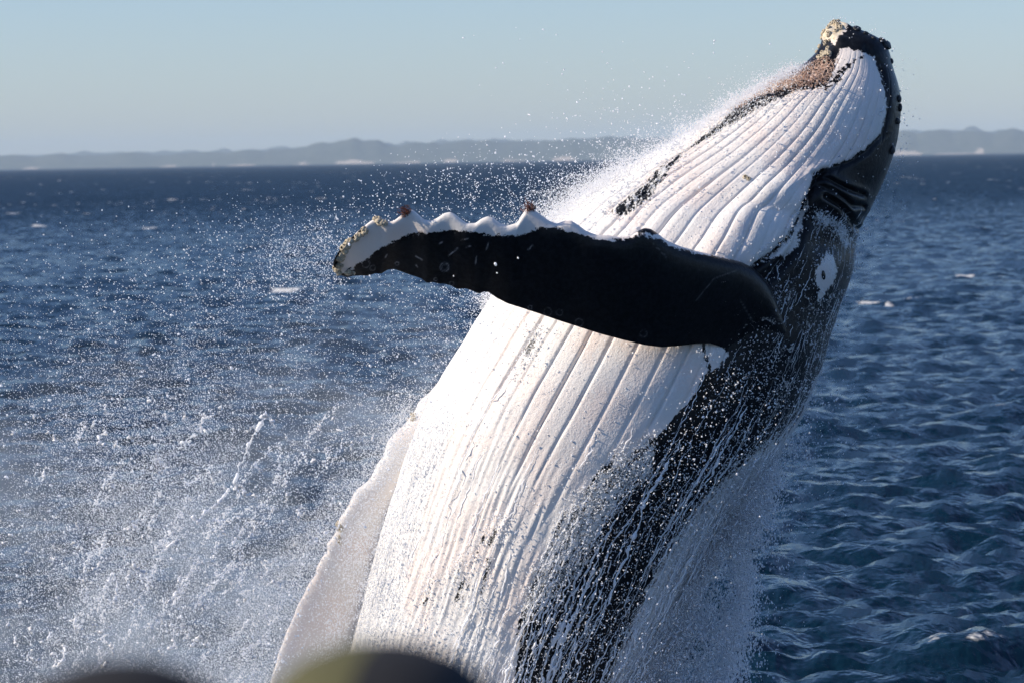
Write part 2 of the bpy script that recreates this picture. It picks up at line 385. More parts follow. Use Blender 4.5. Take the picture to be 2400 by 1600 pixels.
    mot = np.minimum(seg_dist(px, [(1235, 765), (1215, 800), (1185, 860)], False) - 5, 60) + 9 * sin_noise(flat, 9, 15, 16, 2)
    W = np.minimum(W, mot)
    W = W + np.where((y_ := px[:, 1]) > 860, np.clip(60 - np.abs(white), 0, 60) / 60 * 20 * sin_noise(np.stack([TH * .8, ARC * 2.0], -1), 1.0, 63, 20, 3), 0)
    for pl in ([(1062, 1285), (1045, 1335)], [(1102, 1235), (1088, 1280)], [(1125, 1290), (1095, 1385)], [(1068, 1330), (1050, 1375)], [(995, 1330), (975, 1385)], [(1150, 1190), (1130, 1240)]):
        W = np.minimum(W, np.where(front, seg_dist(px, pl, False) - 3 + 7 * sin_noise(np.stack([TH * 2, ARC * 9], -1), 1.0, 64, 18, 1), 60))
    W = np.maximum(W, cream)
    W = np.maximum(W, np.where(front, eyep, -99))
    rust = sdf(px, [(1735, 208), (1780, 175), (1840, 150), (1900, 128), (1925, 140), (1915, 176), (1895, 196), (1840, 204), (1780, 212), (1690, 250), (1668, 246)])
    creamy = sstep(-4, 8, cream)
    # ---- water film / froth amount
    foam = np.zeros(len(flat))
    x, y = px[:, 0], px[:, 1]
    band = sdf(px, [(1765, 1005), (1800, 1000), (1780, 1060), (1700, 1200), (1640, 1330), (1560, 1620), (1370, 1620), (1450, 1420), (1520, 1280), (1610, 1150), (1690, 1070)])
    foam = np.maximum(foam, 1.0 * sstep(-45, 40, band))
    flank = sdf(px, [(1640, 840), (1760, 800), (1900, 800), (1830, 960), (1700, 1150), (1500, 1620), (1190, 1620), (1190, 1400), (1300, 1180), (1420, 1060), (1560, 960)])
    foam = np.maximum(foam, 0.27 * sstep(-30, 40, flank))
    edge = sdf(px, [(1450, 1010), (1500, 1000), (1500, 1080), (1420, 1160), (1340, 1300), (1240, 1400), (1180, 1420), (1220, 1300), (1300, 1170), (1400, 1060)])
    foam = np.maximum(foam, 0.70 * sstep(-40, 20, edge))
    foam = np.maximum(foam, 0.38 * sstep(1600, 1800, x) * sstep(560, 700, y))
    foam = np.maximum(foam, 0.75 * np.exp(-(seg_dist(px, [(1880, 500), (1925, 520), (1950, 560)], False) / 22)**2))
    foam = np.maximum(foam, 0.30 * sstep(500, 560, y) * sstep(1830, 1880, x) * sstep(720, 600, y))
    foam = np.maximum(foam, 0.55 * sstep(-14, 6, keel) * sstep(1780, 1700, x))
    foam = np.maximum(foam, 0.75 * sstep(1050, 1500, y) * sstep(0, 60, white))
    lb = np.interp(y, [300, 650, 900, 1200, 1600], [1560, 1160, 1000, 880, 800])
    foam = np.maximum(foam, 0.95 * sstep(170, 40, x - lb) * sstep(230, 330, y))
    foam = np.maximum(foam, 0.60 * sstep(0, 40, white) * sstep(150, 250, y))
    foam = np.where((keel > -8) & (px[:, 0] < 1790), np.minimum(foam, .56), foam)
    flow = np.stack([np.radians(TH) * HW, ARC, np.zeros_like(ARC)], -1)
    F = grid_faces(ns, nc, True)
    body = dict(V=flat, F=F, white=W, rust=np.where(front | (px[:, 0] < 1900), rust, -50), cream=creamy, foam=foam, flow=flow, scar=np.zeros(len(flat)))

    # ---- flippers
    def flipper(T, B, tu, bu, Yf, thick, nu, flip=None):
        un = np.linspace(0, 1, nu)
        def rs(poly, par):
            poly = np.array(poly, float); par = np.array(par, float)
            q = np.stack([np.interp(un, par, poly[:, 0]), np.interp(un, par, poly[:, 1])], -1)
            k = np.exp(-np.linspace(-2, 2, 5)**2); k /= k.sum()
            pad = np.pad(q, ((2, 2), (0, 0)), 'edge')
            return np.stack([np.convolve(pad[:, c], k, 'valid') for c in (0, 1)], -1)
        Tp, Bp = rs(T, tu), rs(B, bu)
        Yu = np.interp(un, Yf[0], Yf[1])
        k = np.exp(-np.linspace(-2, 2, 61)**2); k /= k.sum(); Yu = np.convolve(np.pad(Yu, 30, 'edge'), k, 'valid')
        tl = 0.12 * sstep(.14, .42, un); Yt = Yu - tl; Yb = Yu + tl
        tp = at(Tp[:, 0], Tp[:, 1], Yt); bp = at(Bp[:, 0], Bp[:, 1], Yb)
        ctr = (tp + bp) / 2; half = (tp - bp) / 2
        nv = 150
        vf = np.linspace(0, 2 * math.pi, nv, endpoint=False)
        cv = np.cos(vf); sv = np.sin(vf)
        tk = np.interp(un, [0, .15, .4, .8, .97, 1], np.array([1.2, 1.15, .8, .5, .3, .02])) * thick
        q = (1 - cv) / 2                                    # 0 leading, 1 trailing
        prof = 1.75 * (np.sqrt(np.clip(q, 0, 1)) - q)**0.9 * (1.0 - 0.25 * q)
        prof = prof / prof.max() * np.sign(sv)
        pos = ctr[:, None] + half[:, None] * cv[None, :, None]
        pos = pos + np.stack([np.zeros((nu, nv)), -tk[:, None] * prof[None], np.zeros((nu, nv))], -1)
        V = pos.reshape(-1, 3)
        Fq = grid_faces(nu, nv, True)
        return V, Fq, np.repeat(un, nv), np.tile(cv, nu), np.tile(sv, nu)
    T = [(1850, 790), (1812, 752), (1796, 722), (1784, 692), (1770, 660), (1752, 636), (1730, 615), (1700, 601), (1640, 586), (1590, 574), (1560, 565), (1530, 552), (1510, 536), (1495, 526), (1480, 524), (1466, 530), (1450, 542), (1425, 545), (1400, 541), (1370, 540),
         (1345, 530), (1330, 518), (1312, 507), (1295, 508), (1280, 514), (1262, 508), (1248, 498), (1235, 488), (1222, 478), (1210, 478), (1200, 492), (1188, 512), (1165, 519), (1148, 513), (1132, 500), (1120, 497), (1105, 503), (1092, 513),
         (1072, 513), (1060, 505), (1046, 493), (1034, 487), (1020, 490), (1006, 500), (990, 508), (974, 505), (960, 492), (948, 482), (936, 484), (920, 496), (904, 508), (890, 510), (876, 500), (864, 501), (850, 509), (836, 520), (822, 531), (804, 548),
         (790, 562), (776, 580), (766, 598), (764, 612)]
    Bt = [(1800, 860), (1750, 840), (1710, 822), (1680, 806), (1655, 796), (1630, 788), (1600, 789), (1560, 794), (1520, 797), (1480, 792), (1430, 780), (1380, 767), (1330, 751), (1280, 735), (1240, 721), (1200, 708), (1165, 697), (1140, 684), (1122, 671), (1112, 670),
          (1100, 675), (1085, 668), (1070, 663), (1050, 664), (1035, 656), (1022, 652), (1008, 652), (995, 648), (980, 650), (968, 640), (950, 634), (930, 627), (905, 618), (890, 620), (876, 629), (862, 628), (845, 634), (830, 633), (812, 634), (797, 637), (785, 634), (774, 622), (768, 616)]
    tu = [(1850 - p[0]) / (1850 - 764.) for p in T]; bu = [(1800 - p[0]) / (1800 - 768.) for p in Bt]
    Vn, Fn, un, cvn, svn = flipper(T, Bt, tu, bu, ([0, .05, .13, .2, .3, .42, .7, 1], [-.70, -1.08, -1.40, -1.64, -1.88, -2.02, -2.12, -2.05]), 0.15, 430)
    pn = project(Vn)
    # white leading edge: wedge at tip, thin strip further in; back (inner) face white
    we = [(760, 590), (764, 470), (900, 460), (1240, 440), (1500, 500), (1560, 555), (1650, 580), (1705, 597), (1650, 590), (1560, 574), (1520, 553), (1505, 546), (1478, 540), (1450, 549), (1400, 552), (1340, 541), (1280, 524), (1245, 520), (1225, 530), (1190, 541), (1130, 540),
          (1060, 530), (1000, 532), (950, 537), (900, 555), (860, 580), (830, 605), (800, 622), (788, 628), (770, 625)]
    wn = sdf(pn, we)
    wn = np.minimum(wn, seg_dist(pn, [(1468, 529), (1480, 524), (1500, 530)], False) - 9)
    wn = np.minimum(wn, seg_dist(pn, [(768, 622), (774, 596), (790, 570), (806, 552), (834, 530)], False) - 7 + 5 * sin_noise(Vn, 14, 31, 14, 1))
    wn = np.where(svn < 0, np.maximum(wn, 40 * (cvn > -0.9) - 10), wn)
    wn = np.where((un < 0.28) & (svn < 0), -40, wn)
    scar = np.zeros(len(Vn))
    fr_ = svn > 0
    for (a, b, c_, d_) in ((955, 588, 970, 598), (1030, 588, 1052, 570), (1060, 552, 1074, 549), (1118, 572, 1121, 560), (1213, 573, 1224, 565), (1350, 596, 1366, 602), (955, 608, 960, 616), (1070, 568, 1080, 566), (885, 592, 888, 586), (1600, 690, 1640, 640), (1010, 560, 1016, 556), (1092, 606, 1094, 590), (1640, 640, 1690, 622), (1700, 690, 1730, 740), (1500, 560, 1530, 590)):
        s = seg_dist(pn, [(a, b), (c_, d_)], False); scar = np.maximum(scar, np.exp(-(s / 1.15)**2) * (0.8 if a < 1250 else .22))
    for (a, b, rr, s_) in ((1021, 614, 10, .8), (1021, 614, 6, .35), (912, 606, 4, .7), (1037, 652, 5, .5), (1000, 642, 3, .8), (1218, 706, 4, .6), (1258, 716, 9, .3), (1330, 741, 9, .3), (1285, 718, 7, .25), (1478, 766, 8, .3), (840, 606, 9, .5), (856, 616, 6, .4)):
        s = np.abs(np.hypot(pn[:, 0] - a, pn[:, 1] - b) - rr); scar = np.maximum(scar, s_ * .7 * np.exp(-(s / 1.1)**2))
    scar *= fr_
    foamn = 0.16 * sstep(1600, 1720, pn[:, 0]) * fr_ * sstep(620, 720, pn[:, 1]) + 0.10
    Vn = Vn + 0.006 * sin_noise(Vn, 6, 18, 14, 2)[:, None] * np.array([[0, -1.0, 0]])
    flown = np.stack([pn[:, 1] / 245, pn[:, 0] / 245, np.zeros(len(pn))], -1)
    near = dict(V=Vn, F=Fn, white=wn, rust=np.full(len(Vn), -50.), cream=np.zeros(len(Vn)), foam=foamn, flow=flown, scar=scar)
    Tf = [(1085, 790), (1032, 842), (992, 892), (962, 926), (938, 955), (900, 1012), (880, 1040), (860, 1072), (835, 1108), (815, 1140), (797, 1165), (788, 1178), (770, 1208), (757, 1240), (750, 1262), (738, 1290), (722, 1316), (700, 1362), (672, 1416), (650, 1472), (632, 1520), (620, 1575), (605, 1650), (600, 1740), (625, 1800), (650, 1815)]
    Bf = [(1200, 900), (1130, 1000), (1060, 1100), (1000, 1190), (950, 1290), (905, 1400), (860, 1500), (830, 1600), (790, 1700), (720, 1790), (665, 1822)]
    Vf, Ff, uf, cvf, svf = flipper(Tf, Bf, np.linspace(0, 1, len(Tf)), np.linspace(0, 1, len(Bf)), ([0, .15, .5, 1], [.35, .25, .15, .1]), 0.13, 300)
    pf = project(Vf)
    Vf = Vf + (0.5 + .5 * cvf[:, None]) * sin_noise(np.stack([uf * 60, uf * 0], -1), 1.0, 88, 14, 2)[:, None] * np.array([[-.022, 0, .012]]) + .004 * sin_noise(Vf, 9, 19, 14, 2)[:, None] * np.array([[0, -1., 0]])
    far = dict(V=Vf, F=Ff, white=np.where(svf < 0, -30., 17. + 9 * sin_noise(Vf, 4, 90, 14, 2)), rust=np.full(len(Vf), -50.), cream=np.full(len(Vf), .04), foam=np.full(len(Vf), .08), flow=np.stack([pf[:, 0] / 245, pf[:, 1] / 245, np.zeros(len(pf))], -1), scar=np.zeros(len(Vf)))
    parts = [body, near, far]; off = 0; Fs = []
    for p_ in parts: Fs.append(p_['F'] + off); off += len(p_['V'])
    V = np.concatenate([p_['V'] for p_ in parts]); F = np.concatenate(Fs)
    root = np.array(at(1150, 1760, 0.0)); root[2] = 0.0
    me = mesh_np('humpback_whale', V - root, F)
    for nm in ('white', 'rust', 'cream', 'foam', 'scar'): fattr(me, nm, np.concatenate([p_[nm] for p_ in parts]))
    vattr(me, 'flow', np.concatenate([p_['flow'] for p_ in parts]))
    o = link('humpback_whale', me, whale_material()); o.location = root
    tag(o, 'black and white humpback whale breaching on its side with flipper outstretched', 'whale')
    return o, root, pos, nrm2, dict(px=px, white=W, foam=foam, TH=TH, S=S, ns=ns, nc=nc, us=us, th=th, hw=hw), (Vn, pn, svn, cvn, un), (Vf, pf, svf, cvf)

def whale_material():
    m = NT('whale_skin'); fl = m.attr('flow', True); p = m.n('ShaderNodeTexCoord').outputs['Object']
    fine = m.noise(p, 26, 3, 0.7); stretch = m.noise(m.mapping(fl, (22, 4, 1)), 1.0, 3, 0.65)
    wv = m.math('ADD', m.attr('white'), m.math('MULTIPLY', m.math('SUBTRACT', fine, .5), 26))
    wv = m.math('ADD', wv, m.math('MULTIPLY', m.math('SUBTRACT', stretch, .5), 16))
    wm = m.ramp(wv, -1.6, 1.6)
    big = m.noise(p, 2.0, 1, .5)
    blk = m.mix(m.ramp(fine, .3, .75), rgb(.004, .0045, .006), rgb(.013, .0145, .018))
    wht = m.mix(m.ramp(big, .35, .65), rgb(.82, .785, .75), rgb(.83, .74, .69))
    spk = m.noise(m.mapping(fl, (30, 9, 1)), 1.0, 2, .7)
    wht = m.mix(m.ramp(spk, .80, .86), wht, rgb(.55, .54, .55))
    wht = m.mix(m.attr('cream'), wht, m.mix(m.ramp(fine, .4, .65), rgb(.78, .70, .55), rgb(.60, .48, .32)))
    col = m.mix(wm, blk, wht)
    rn = m.noise(p, 34, 2, .75)
    rm = m.ramp(m.math('ADD', m.attr('rust'), m.math('MULTIPLY', m.math('SUBTRACT', rn, .55), 150)), 1, 9)
    rcol = m.mix(m.ramp(m.noise(p, 55, 1, .7), .35, .7), rgb(.42, .24, .16), rgb(.74, .60, .52))
    col = m.mix(rm, col, rcol)
    col = m.mix(m.math('MULTIPLY', m.attr('scar'), m.ramp(fine, .25, .6)), col, rgb(.45, .45, .47))
    # froth: stretched webs and speckle, more of it where the film is thick
    vo = m.n('ShaderNodeTexVoronoi', feature='DISTANCE_TO_EDGE'); wn = m.n('ShaderNodeTexNoise')
    m.set(wn.inputs['Vector'], fl); wn.inputs['Scale'].default_value = 7; wn.inputs['Detail'].default_value = 3
    off = m.n('ShaderNodeVectorMath', operation='SCALE'); m.set(off.inputs[0], wn.outputs['Color']); off.inputs['Scale'].default_value = .28
    add = m.n('ShaderNodeVectorMath', operation='ADD'); m.set(add.inputs[0], fl); m.set(add.inputs[1], off.outputs[0])
    m.set(vo.inputs['Vector'], m.mapping(add.outputs[0], (13, 3.2, 1))); vo.inputs['Scale'].default_value = 1.0
    web = m.math('MULTIPLY', m.ramp(vo.outputs['Distance'], 0.0, 0.085, 1.0, 0.0), m.math('SUBTRACT', 1.0, wm))
    film = m.noise(m.mapping(add.outputs[0], (16, 2.4, 1)), 1.0, 4, .75)
    grain = m.noise(p, 60, 1, .6)
    f = m.attr('foam')
    amt = m.math('ADD', m.math('MULTIPLY', web, 0.20), m.math('ADD', m.math('MULTIPLY', film, 0.75), m.math('MULTIPLY', grain, 0.35)))
    amt = m.math('ADD', amt, m.math('MULTIPLY', f, 0.72))
    fm = m.ramp(amt, 0.96, 1.14)
    fm = m.math('MULTIPLY', fm, m.ramp(f, .02, .18))
    col = m.mix(m.math('MULTIPLY', fm, .92), col, rgb(.84, .83, .81))
    rough = m.math('ADD', m.math('MULTIPLY', fm, .35), m.math('ADD', 0.30, m.math('MULTIPLY', wm, .22)))
    bh = m.math('ADD', m.math('MULTIPLY', m.math('MULTIPLY', fm, m.math('SUBTRACT', 1.0, wm)), .4), m.math('ADD', m.math('MULTIPLY', m.math('MULTIPLY', grain, f), .28), m.math('ADD', m.math('MULTIPLY', fine, .25), m.math('MULTIPLY', m.math('MULTIPLY', rm, rn), 1.4))))
    b = m.bump(bh, .9, .022)
    m.P(Base_Color=col, Roughness=rough, Normal=b, IOR=1.4)
    m.set(m.p.inputs['Specular IOR Level'], m.ramp(wm, 0, 1, .32, .42))
    return m.mat

whale, WROOT, WPOS, WNRM, WI, NEAR, FAR = build_whale()

def local(o, P): return np.asarray(P) - WROOT
def blob_mesh(name, seed, n_sub=2, rough=.25, squash=1.0):
    import bmesh
    bm = bmesh.new(); bmesh.ops.create_icosphere(bm, subdivisions=n_sub, radius=1.0)
    P = np.array([v.co[:] for v in bm.verts]); d = 1 + rough * sin_noise(P, 2.6, seed, 14, 2)
    for v, k in zip(bm.verts, d): v.co *= float(k); v.co.z *= squash
    me = bpy.data.meshes.new(name); bm.to_mesh(me); bm.free()
    for p in me.polygons: p.use_smooth = True
    return me
def barnacle_mesh(name, seed):
    """ribbed cone with a sunken mouth"""
    prof = [(1.0, 0), (.95, .25), (.78, .6), (.55, .82), (.42, .84), (.34, .68), (.28, .35), (0.02, .28)]
    n = 14; V = []; r = random.Random(seed)
    jit = [1 + .13 * (k % 2) + r.uniform(-.06, .06) for k in range(n)]
    for (rr, z) in prof:
        for k in range(n):
            a = 2 * math.pi * k / n; q = rr * (jit[k] if rr > .5 else 1); V.append((q * math.cos(a), q * math.sin(a), z))
    me = mesh_np(name, np.array(V), grid_faces(len(prof), n, True)); me.materials.append(M_BARN); me.materials.append(M_MOUTH)
    for k_, p_ in enumerate(me.polygons):
        if k_ >= 5 * n: p_.material_index = 1
    return me
def place(o, p, nrm, size, spin=0.0):
    q = Vector(nrm).to_track_quat('Z', 'Y')
    o.matrix_local = Matrix.Translation(Vector(p)) @ q.to_matrix().to_4x4() @ Matrix.Rotation(spin, 4, 'Z') @ Matrix.Diagonal((*size, 1.0))

m = NT('barnacle_shell'); nz = m.noise(m.n('ShaderNodeTexCoord').outputs['Object'], 2.5, 3, .6)
M_BARN = m.P(Base_Color=m.mix(m.ramp(nz, .35, .65), rgb(.66, .58, .44), rgb(.34, .28, .19)), Roughness=.7)
m = NT('barnacle_mouth'); M_MOUTH = m.P(Base_Color=rgb(.03, .025, .02), Roughness=.7)
m = NT('dark_skin'); nz = m.noise(m.n('ShaderNodeTexCoord').outputs['Object'], 3, 3, .6)
M_DARK = m.P(Base_Color=m.mix(nz, rgb(.008, .009, .011), rgb(.03, .032, .036)), Roughness=.3, Normal=m.bump(nz, .4, .05))
m = NT('red_weed'); nz = m.noise(m.n('ShaderNodeTexCoord').outputs['Object'], 20, 3, .7)
M_WEED = m.P(Base_Color=m.mix(nz, rgb(.06, .015, .010), rgb(.22, .06, .03)), Roughness=.6)
m = NT('rust_lice'); nz = m.noise(m.n('ShaderNodeTexCoord').outputs['Object'], 5, 3, .7)
M_LICE = m.P(Base_Color=m.mix(nz, rgb(.36, .19, .12), rgb(.70, .54, .44)), Roughness=.6)
m = NT('eye_wet'); M_EYE = m.P(Base_Color=rgb(.006, .006, .007), Roughness=.08)

def body_at(qx, qy):
    """nearest front-side body vertex seen at a picture point"""
    d = np.hypot(WI['px'][:, 0] - qx, WI['px'][:, 1] - qy) + (WI['TH'] >= 180) * 1e4
    k = int(d.argmin()); return WPOS.reshape(-1, 3)[k], WNRM.reshape(-1, 3)[k]
def flip_at(F, qx, qy):
    d = np.hypot(F[1][:, 0] - qx, F[1][:, 1] - qy) + (F[2] < 0) * 4
    k = int(d.argmin()); return F[0][k], F[3][k], F[2][k]

# eye
p, n = body_at(1885, 632)
e = link('eye', blob_mesh('eye', 3, 3, .02, .5), M_EYE, whale); place(e, local(whale, p + n * .004), n, (.022, .045, .03), math.radians(15))
e['label'] = 'small dark eye in a white patch'
# tubercles on the rim of the jaws
TB = [blob_mesh('tubercle', 40 + k, 2, .22, .8) for k in range(3)]
for k, (qx, qy, r) in enumerate(((2034, 104, .075), (2026, 96, .05), (1968, 66, .05), (1990, 78, .035), (2064, 228, .04), (2067, 246, .045), (2061, 276, .05), (2050, 344, .05), (2048, 140, .032), (2008, 88, .03), (2030, 190, .03), (2024, 150, .025))):
    p, n = body_at(qx, qy)
    o = link('tubercle', TB[k % 3], M_DARK, whale); r *= .85; place(o, local(whale, p + n * r * .1), n, (r, r * random.uniform(.8, 1.25), r * .8), k)
# barnacles on chin
BM = [barnacle_mesh('barnacle', 60 + k) for k in range(4)]
def barnacles(pts, where, smin, smax):
    for (qx, qy) in pts:
        s = random.uniform(smin, smax)
        if where == 'body': p, n = body_at(qx, qy); n = n + np.array([0, -.3, 0])
        else:
            p, cv, sv = flip_at(where, qx, qy); n = np.array([-.75, -.75, .2]) + RNG.normal(size=3) * .25
            if qx > 850 and where is NEAR: n = np.array([-.1, -.6, .8]) + RNG.normal(size=3) * .2
        o = link('barnacle', random.choice(BM), M_BARN, whale); place(o, local(whale, p + n / np.linalg.norm(n) * s * .05), n, (s, s, s), random.uniform(0, 6))
chin = [(1900 + random.gauss(0, 9), 76 + random.gauss(0, 14)) for _ in range(16)] + [(1918 + random.gauss(0, 9), 58 + random.gauss(0, 8)) for _ in range(14)] + [(1893 + random.gauss(0, 9), 122 + random.gauss(0, 7)) for _ in range(18)] + [(1718, 412), (1712, 408)]
barnacles(chin, 'body', .014, .026)
tipb = []
for (ax, ay, bx, by, n_) in ((770, 620, 800, 552, 44), (804, 552, 838, 530, 12), (858, 505, 876, 508, 8), (780, 632, 812, 626, 5)):
    for _ in range(n_):
        t = random.random(); tipb.append((ax + (bx - ax) * t + random.gauss(0, 4) + 3, ay + (by - ay) * t + random.gauss(0, 4)))
barnacles(tipb, NEAR, .018, .035)
barnacles([(943 + random.gauss(0, 7), 950 + random.gauss(0, 8)) for _ in range(8)] + [(775 + random.gauss(0, 6), 1212 + random.gauss(0, 12)) for _ in range(8)], FAR, .014, .024)

# tufts of red weed on flipper knobs
def tuft(name, ends, n, ln, r, mat, base, spread, dirv, label=None):
    V = []; F = []
    for i in range(n):
        b0 = base + RNG.normal(size=3) * spread; d = np.array(dirv) + RNG.normal(size=3) * .55; d /= np.linalg.norm(d)
        L = ln * RNG.uniform(.5, 1.2); k = 5; prev = b0
        for s in range(k + 1):
            rr = r * (1 - .6 * s / k); q = b0 + d * L * s / k + RNG.normal(size=3) * .006
            for a in range(4): V.append(q + rr * np.array([math.cos(a * math.pi / 2), math.sin(a * math.pi / 2), 0.3 * math.cos(a * math.pi / 2)]))
            if s:
                o_ = len(V) - 8
                for a in range(4): F.append((o_ + a, o_ + (a + 1) % 4, o_ + 4 + (a + 1) % 4, o_ + 4 + a))
    o = link(name, mesh_np(name, np.array(V) - WROOT, np.array(F)), mat, whale)
    if label: o['label'] = label
    return o
p, *_ = flip_at(NEAR, 944, 482); tuft('weed_tuft', None, 60, .06, .005, M_WEED, p + np.array([-.03, -.03, -.012]), .02, (-.9, -.3, .0), 'tuft of dark red weed on a flipper knob')
p, *_ = flip_at(NEAR, 1216, 477); tuft('weed_tuft', None, 60, .05, .005, M_WEED, p + np.array([.0, -.03, -.015]), .024, (-.5, -.3, .5), 'tuft of dark red weed on a flipper knob')
# crust of rust-coloured lice on the chin keel: small clumps
rv = []
RP = WPOS.reshape(-1, 3)
rpoly = [(1745, 208), (1780, 178), (1840, 152), (1900, 130), (1922, 140), (1912, 174), (1893, 194), (1840, 202), (1780, 210), (1700, 246), (1672, 246)]
sd_ = sdf(WI['px'], rpoly) + 9 * sin_noise(RP, 9, 99, 14, 2); idx = np.where((sd_ > 0) & (WI['TH'] < 200) & (WI['px'][:, 1] < 300))[0]
OCT_V = np.array([(1, 0, 0), (-1, 0, 0), (0, 1, 0), (0, -1, 0), (0, 0, 1), (0, 0, -1)], float)
OCT_F = np.array([(0, 2, 4), (2, 1, 4), (1, 3, 4), (3, 0, 4), (2, 0, 5), (1, 2, 5), (3, 1, 5), (0, 3, 5)])
phi = (1 + 5**.5) / 2
ICO_V = np.array([(-1, phi, 0), (1, phi, 0), (-1, -phi, 0), (1, -phi, 0), (0, -1, phi), (0, 1, phi), (0, -1, -phi), (0, 1, -phi), (phi, 0, -1), (phi, 0, 1), (-phi, 0, -1), (-phi, 0, 1)]) / math.sqrt(1 + phi * phi)
ICO_F = np.array([(0, 11, 5), (0, 5, 1), (0, 1, 7), (0, 7, 10), (0, 10, 11), (1, 5, 9), (5, 11, 4), (11, 10, 2), (10, 7, 6), (7, 1, 8), (3, 9, 4), (3, 4, 2), (3, 2, 6), (3, 6, 8), (3, 8, 9), (4, 9, 5), (2, 4, 11), (6, 2, 10), (8, 6, 7), (9, 8, 1)])
TET_V = np.array([(1, 1, 1), (1, -1, -1), (-1, 1, -1), (-1, -1, 1)], float) * .9; TET_F = np.array([(0, 2, 1), (0, 1, 3), (0, 3, 2), (1, 2, 3)])
def drops(P, r, stretch=None, sdir=None, ico=False, tet=False):
    """one small solid per point; returns V, F"""
    BV, BF = (ICO_V, ICO_F) if ico else ((TET_V, TET_F) if tet else (OCT_V, OCT_F))
    n = len(P); Q = RNG.normal(size=(n, 3, 3)); Q, _ = np.linalg.qr(Q)
    X = np.einsum('nij,kj->nki', Q, BV) * r[:, None, None]
    X *= RNG.uniform(.75, 1.25, (n, 1, 3))
    if sdir is not None:
        d = sdir / np.linalg.norm(sdir, axis=1, keepdims=True)
        pr = np.einsum('nki,ni->nk', X, d); X = X + pr[:, :, None] * d[:, None] * (stretch[:, None, None] - 1)
    V = (X + P[:, None]).reshape(-1, 3)
    F = (BF[None] + (np.arange(n) * len(BV))[:, None, None]).reshape(-1, 3)
    return V, F
if len(idx):
    k = RNG.choice(idx, 900); r = RNG.uniform(.003, .008, 900)
    V, F = drops(RP[k] + WNRM.reshape(-1, 3)[k] * (r[:, None] * RNG.uniform(0, 1.8, (900, 1))), r, ico=True)
    k2 = np.where(np.hypot(WI['px'][:, 0] - 1690, WI['px'][:, 1] - 244) < 16)[0]
    o = link('lice_crust', mesh_np('lice_crust', V - WROOT, F), M_LICE, whale); o['kind'] = 'stuff'; o['label'] = 'rust brown crust of whale lice under the chin'

# ------------------------------------------------------------------ spray and running water
m = NT('spray_water')
m.P(Base_Color=rgb(.62, .63, .65), Roughness=.22, IOR=1.33)
tr = m.n('ShaderNodeBsdfTranslucent'); tr.inputs['Color'].default_value = rgb(.52, .525, .535)
mx = m.n('ShaderNodeAddShader')
m.t.links.new(m.p.outputs[0], mx.inputs[0]); m.t.links.new(tr.outputs[0], mx.inputs[1]); m.t.links.new(mx.outputs[0], m.out.inputs[0])
M_SPRAY = m.mat

def merge(lst):
    Vs, Fs, o_ = [], [], 0
    for V, F in lst: Vs.append(V); Fs.append(F + o_); o_ += len(V)
    return np.concatenate(Vs), np.concatenate(Fs)
def scatter(dens, n, box, ymin, ymax, ypow=1.0):
    """n points spread through depth ymin..ymax, density from a field over the whale's upright plane"""
    out = []; got = 0
    while got < n:
        q = np.stack([RNG.uniform(box[0], box[2], n), RNG.uniform(box[1], box[3], n)], -1)
        q = q[RNG.uniform(0, 1, n) < np.clip(dens(q), 0, 1)]; out.append(q); got += len(q)
        if len(q) == 0: break
    q = np.concatenate(out)[:n]
    Y = RNG.uniform(ymin, ymax, len(q))
    P = at(q[:, 0], q[:, 1], np.zeros(len(q))); P[:, 1] = Y
    return P, q
edgeL = ([300, 450, 540, 650, 765, 872, 960, 1072, 1208, 1362, 1472, 1600], [1560, 1330, 1240, 1150, 1075, 1005, 935, 860, 770, 700, 650, 610])
def clump(q, sc_, seed, ang=-60):
    a = math.radians(ang); u = q[:, 0] * math.cos(a) + q[:, 1] * math.sin(a); v = -q[:, 0] * math.sin(a) + q[:, 1] * math.cos(a)
    return sin_noise(np.stack([u * .45, v], -1) * sc_, 1.0, seed, 16, 3)
def dens_left(q):
    x, y = q[:, 0], q[:, 1]; e = np.interp(y, *edgeL)
    d = sstep(430, 1500, y + 0.10 * x - 60)**1.3 * 0.9
    d += 0.55 * np.exp(-((e - x) / 190.)**2) * sstep(560, 760, y)
    d += 0.35 * np.exp(-((x - 150) / 260.)**2 - ((y - 1420) / 240.)**2) + 0.22 * np.exp(-((x - 700) / 120.)**2 - ((y - 600) / 80.)**2)
    d *= np.clip(0.62 + 0.75 * clump(q, .009, 71) + .35 * clump(q, .04, 72), .22, 2)
    return d * (x < e + 8 + 45 * (np.sin(x * 12.9 + y * 78.2) > .35))
def radii(n, lo, hi, p=2.2): return lo + (hi - lo) * RNG.uniform(0, 1, n)**p
spray_dir = np.array([-.45, 0, .9])
L = []
P, q = scatter(dens_left, 120000, (-60, 380, 1330, 1640), -1.6, 2.6)
n = len(P); L.append(drops(P, radii(n, .0016, .0038), RNG.uniform(1, 2.0, n), spray_dir + RNG.normal(size=(n, 3)) * .5, tet=True))
P, q = scatter(dens_left, 19000, (-60, 380, 1330, 1640), -1.6, 2.6)
n = len(P); L.append(drops(P, radii(n, .0028, .0068), RNG.uniform(1, 2.0, n), spray_dir + RNG.normal(size=(n, 3)) * .5))
P, q = scatter(dens_left, 1300, (-60, 380, 1330, 1640), -2.8, -2.0)
n = len(P); L.append(drops(P, radii(n, .007, .012, 3.0), RNG.uniform(1, 1.7, n), spray_dir + RNG.normal(size=(n, 3)) * .6, ico=True))
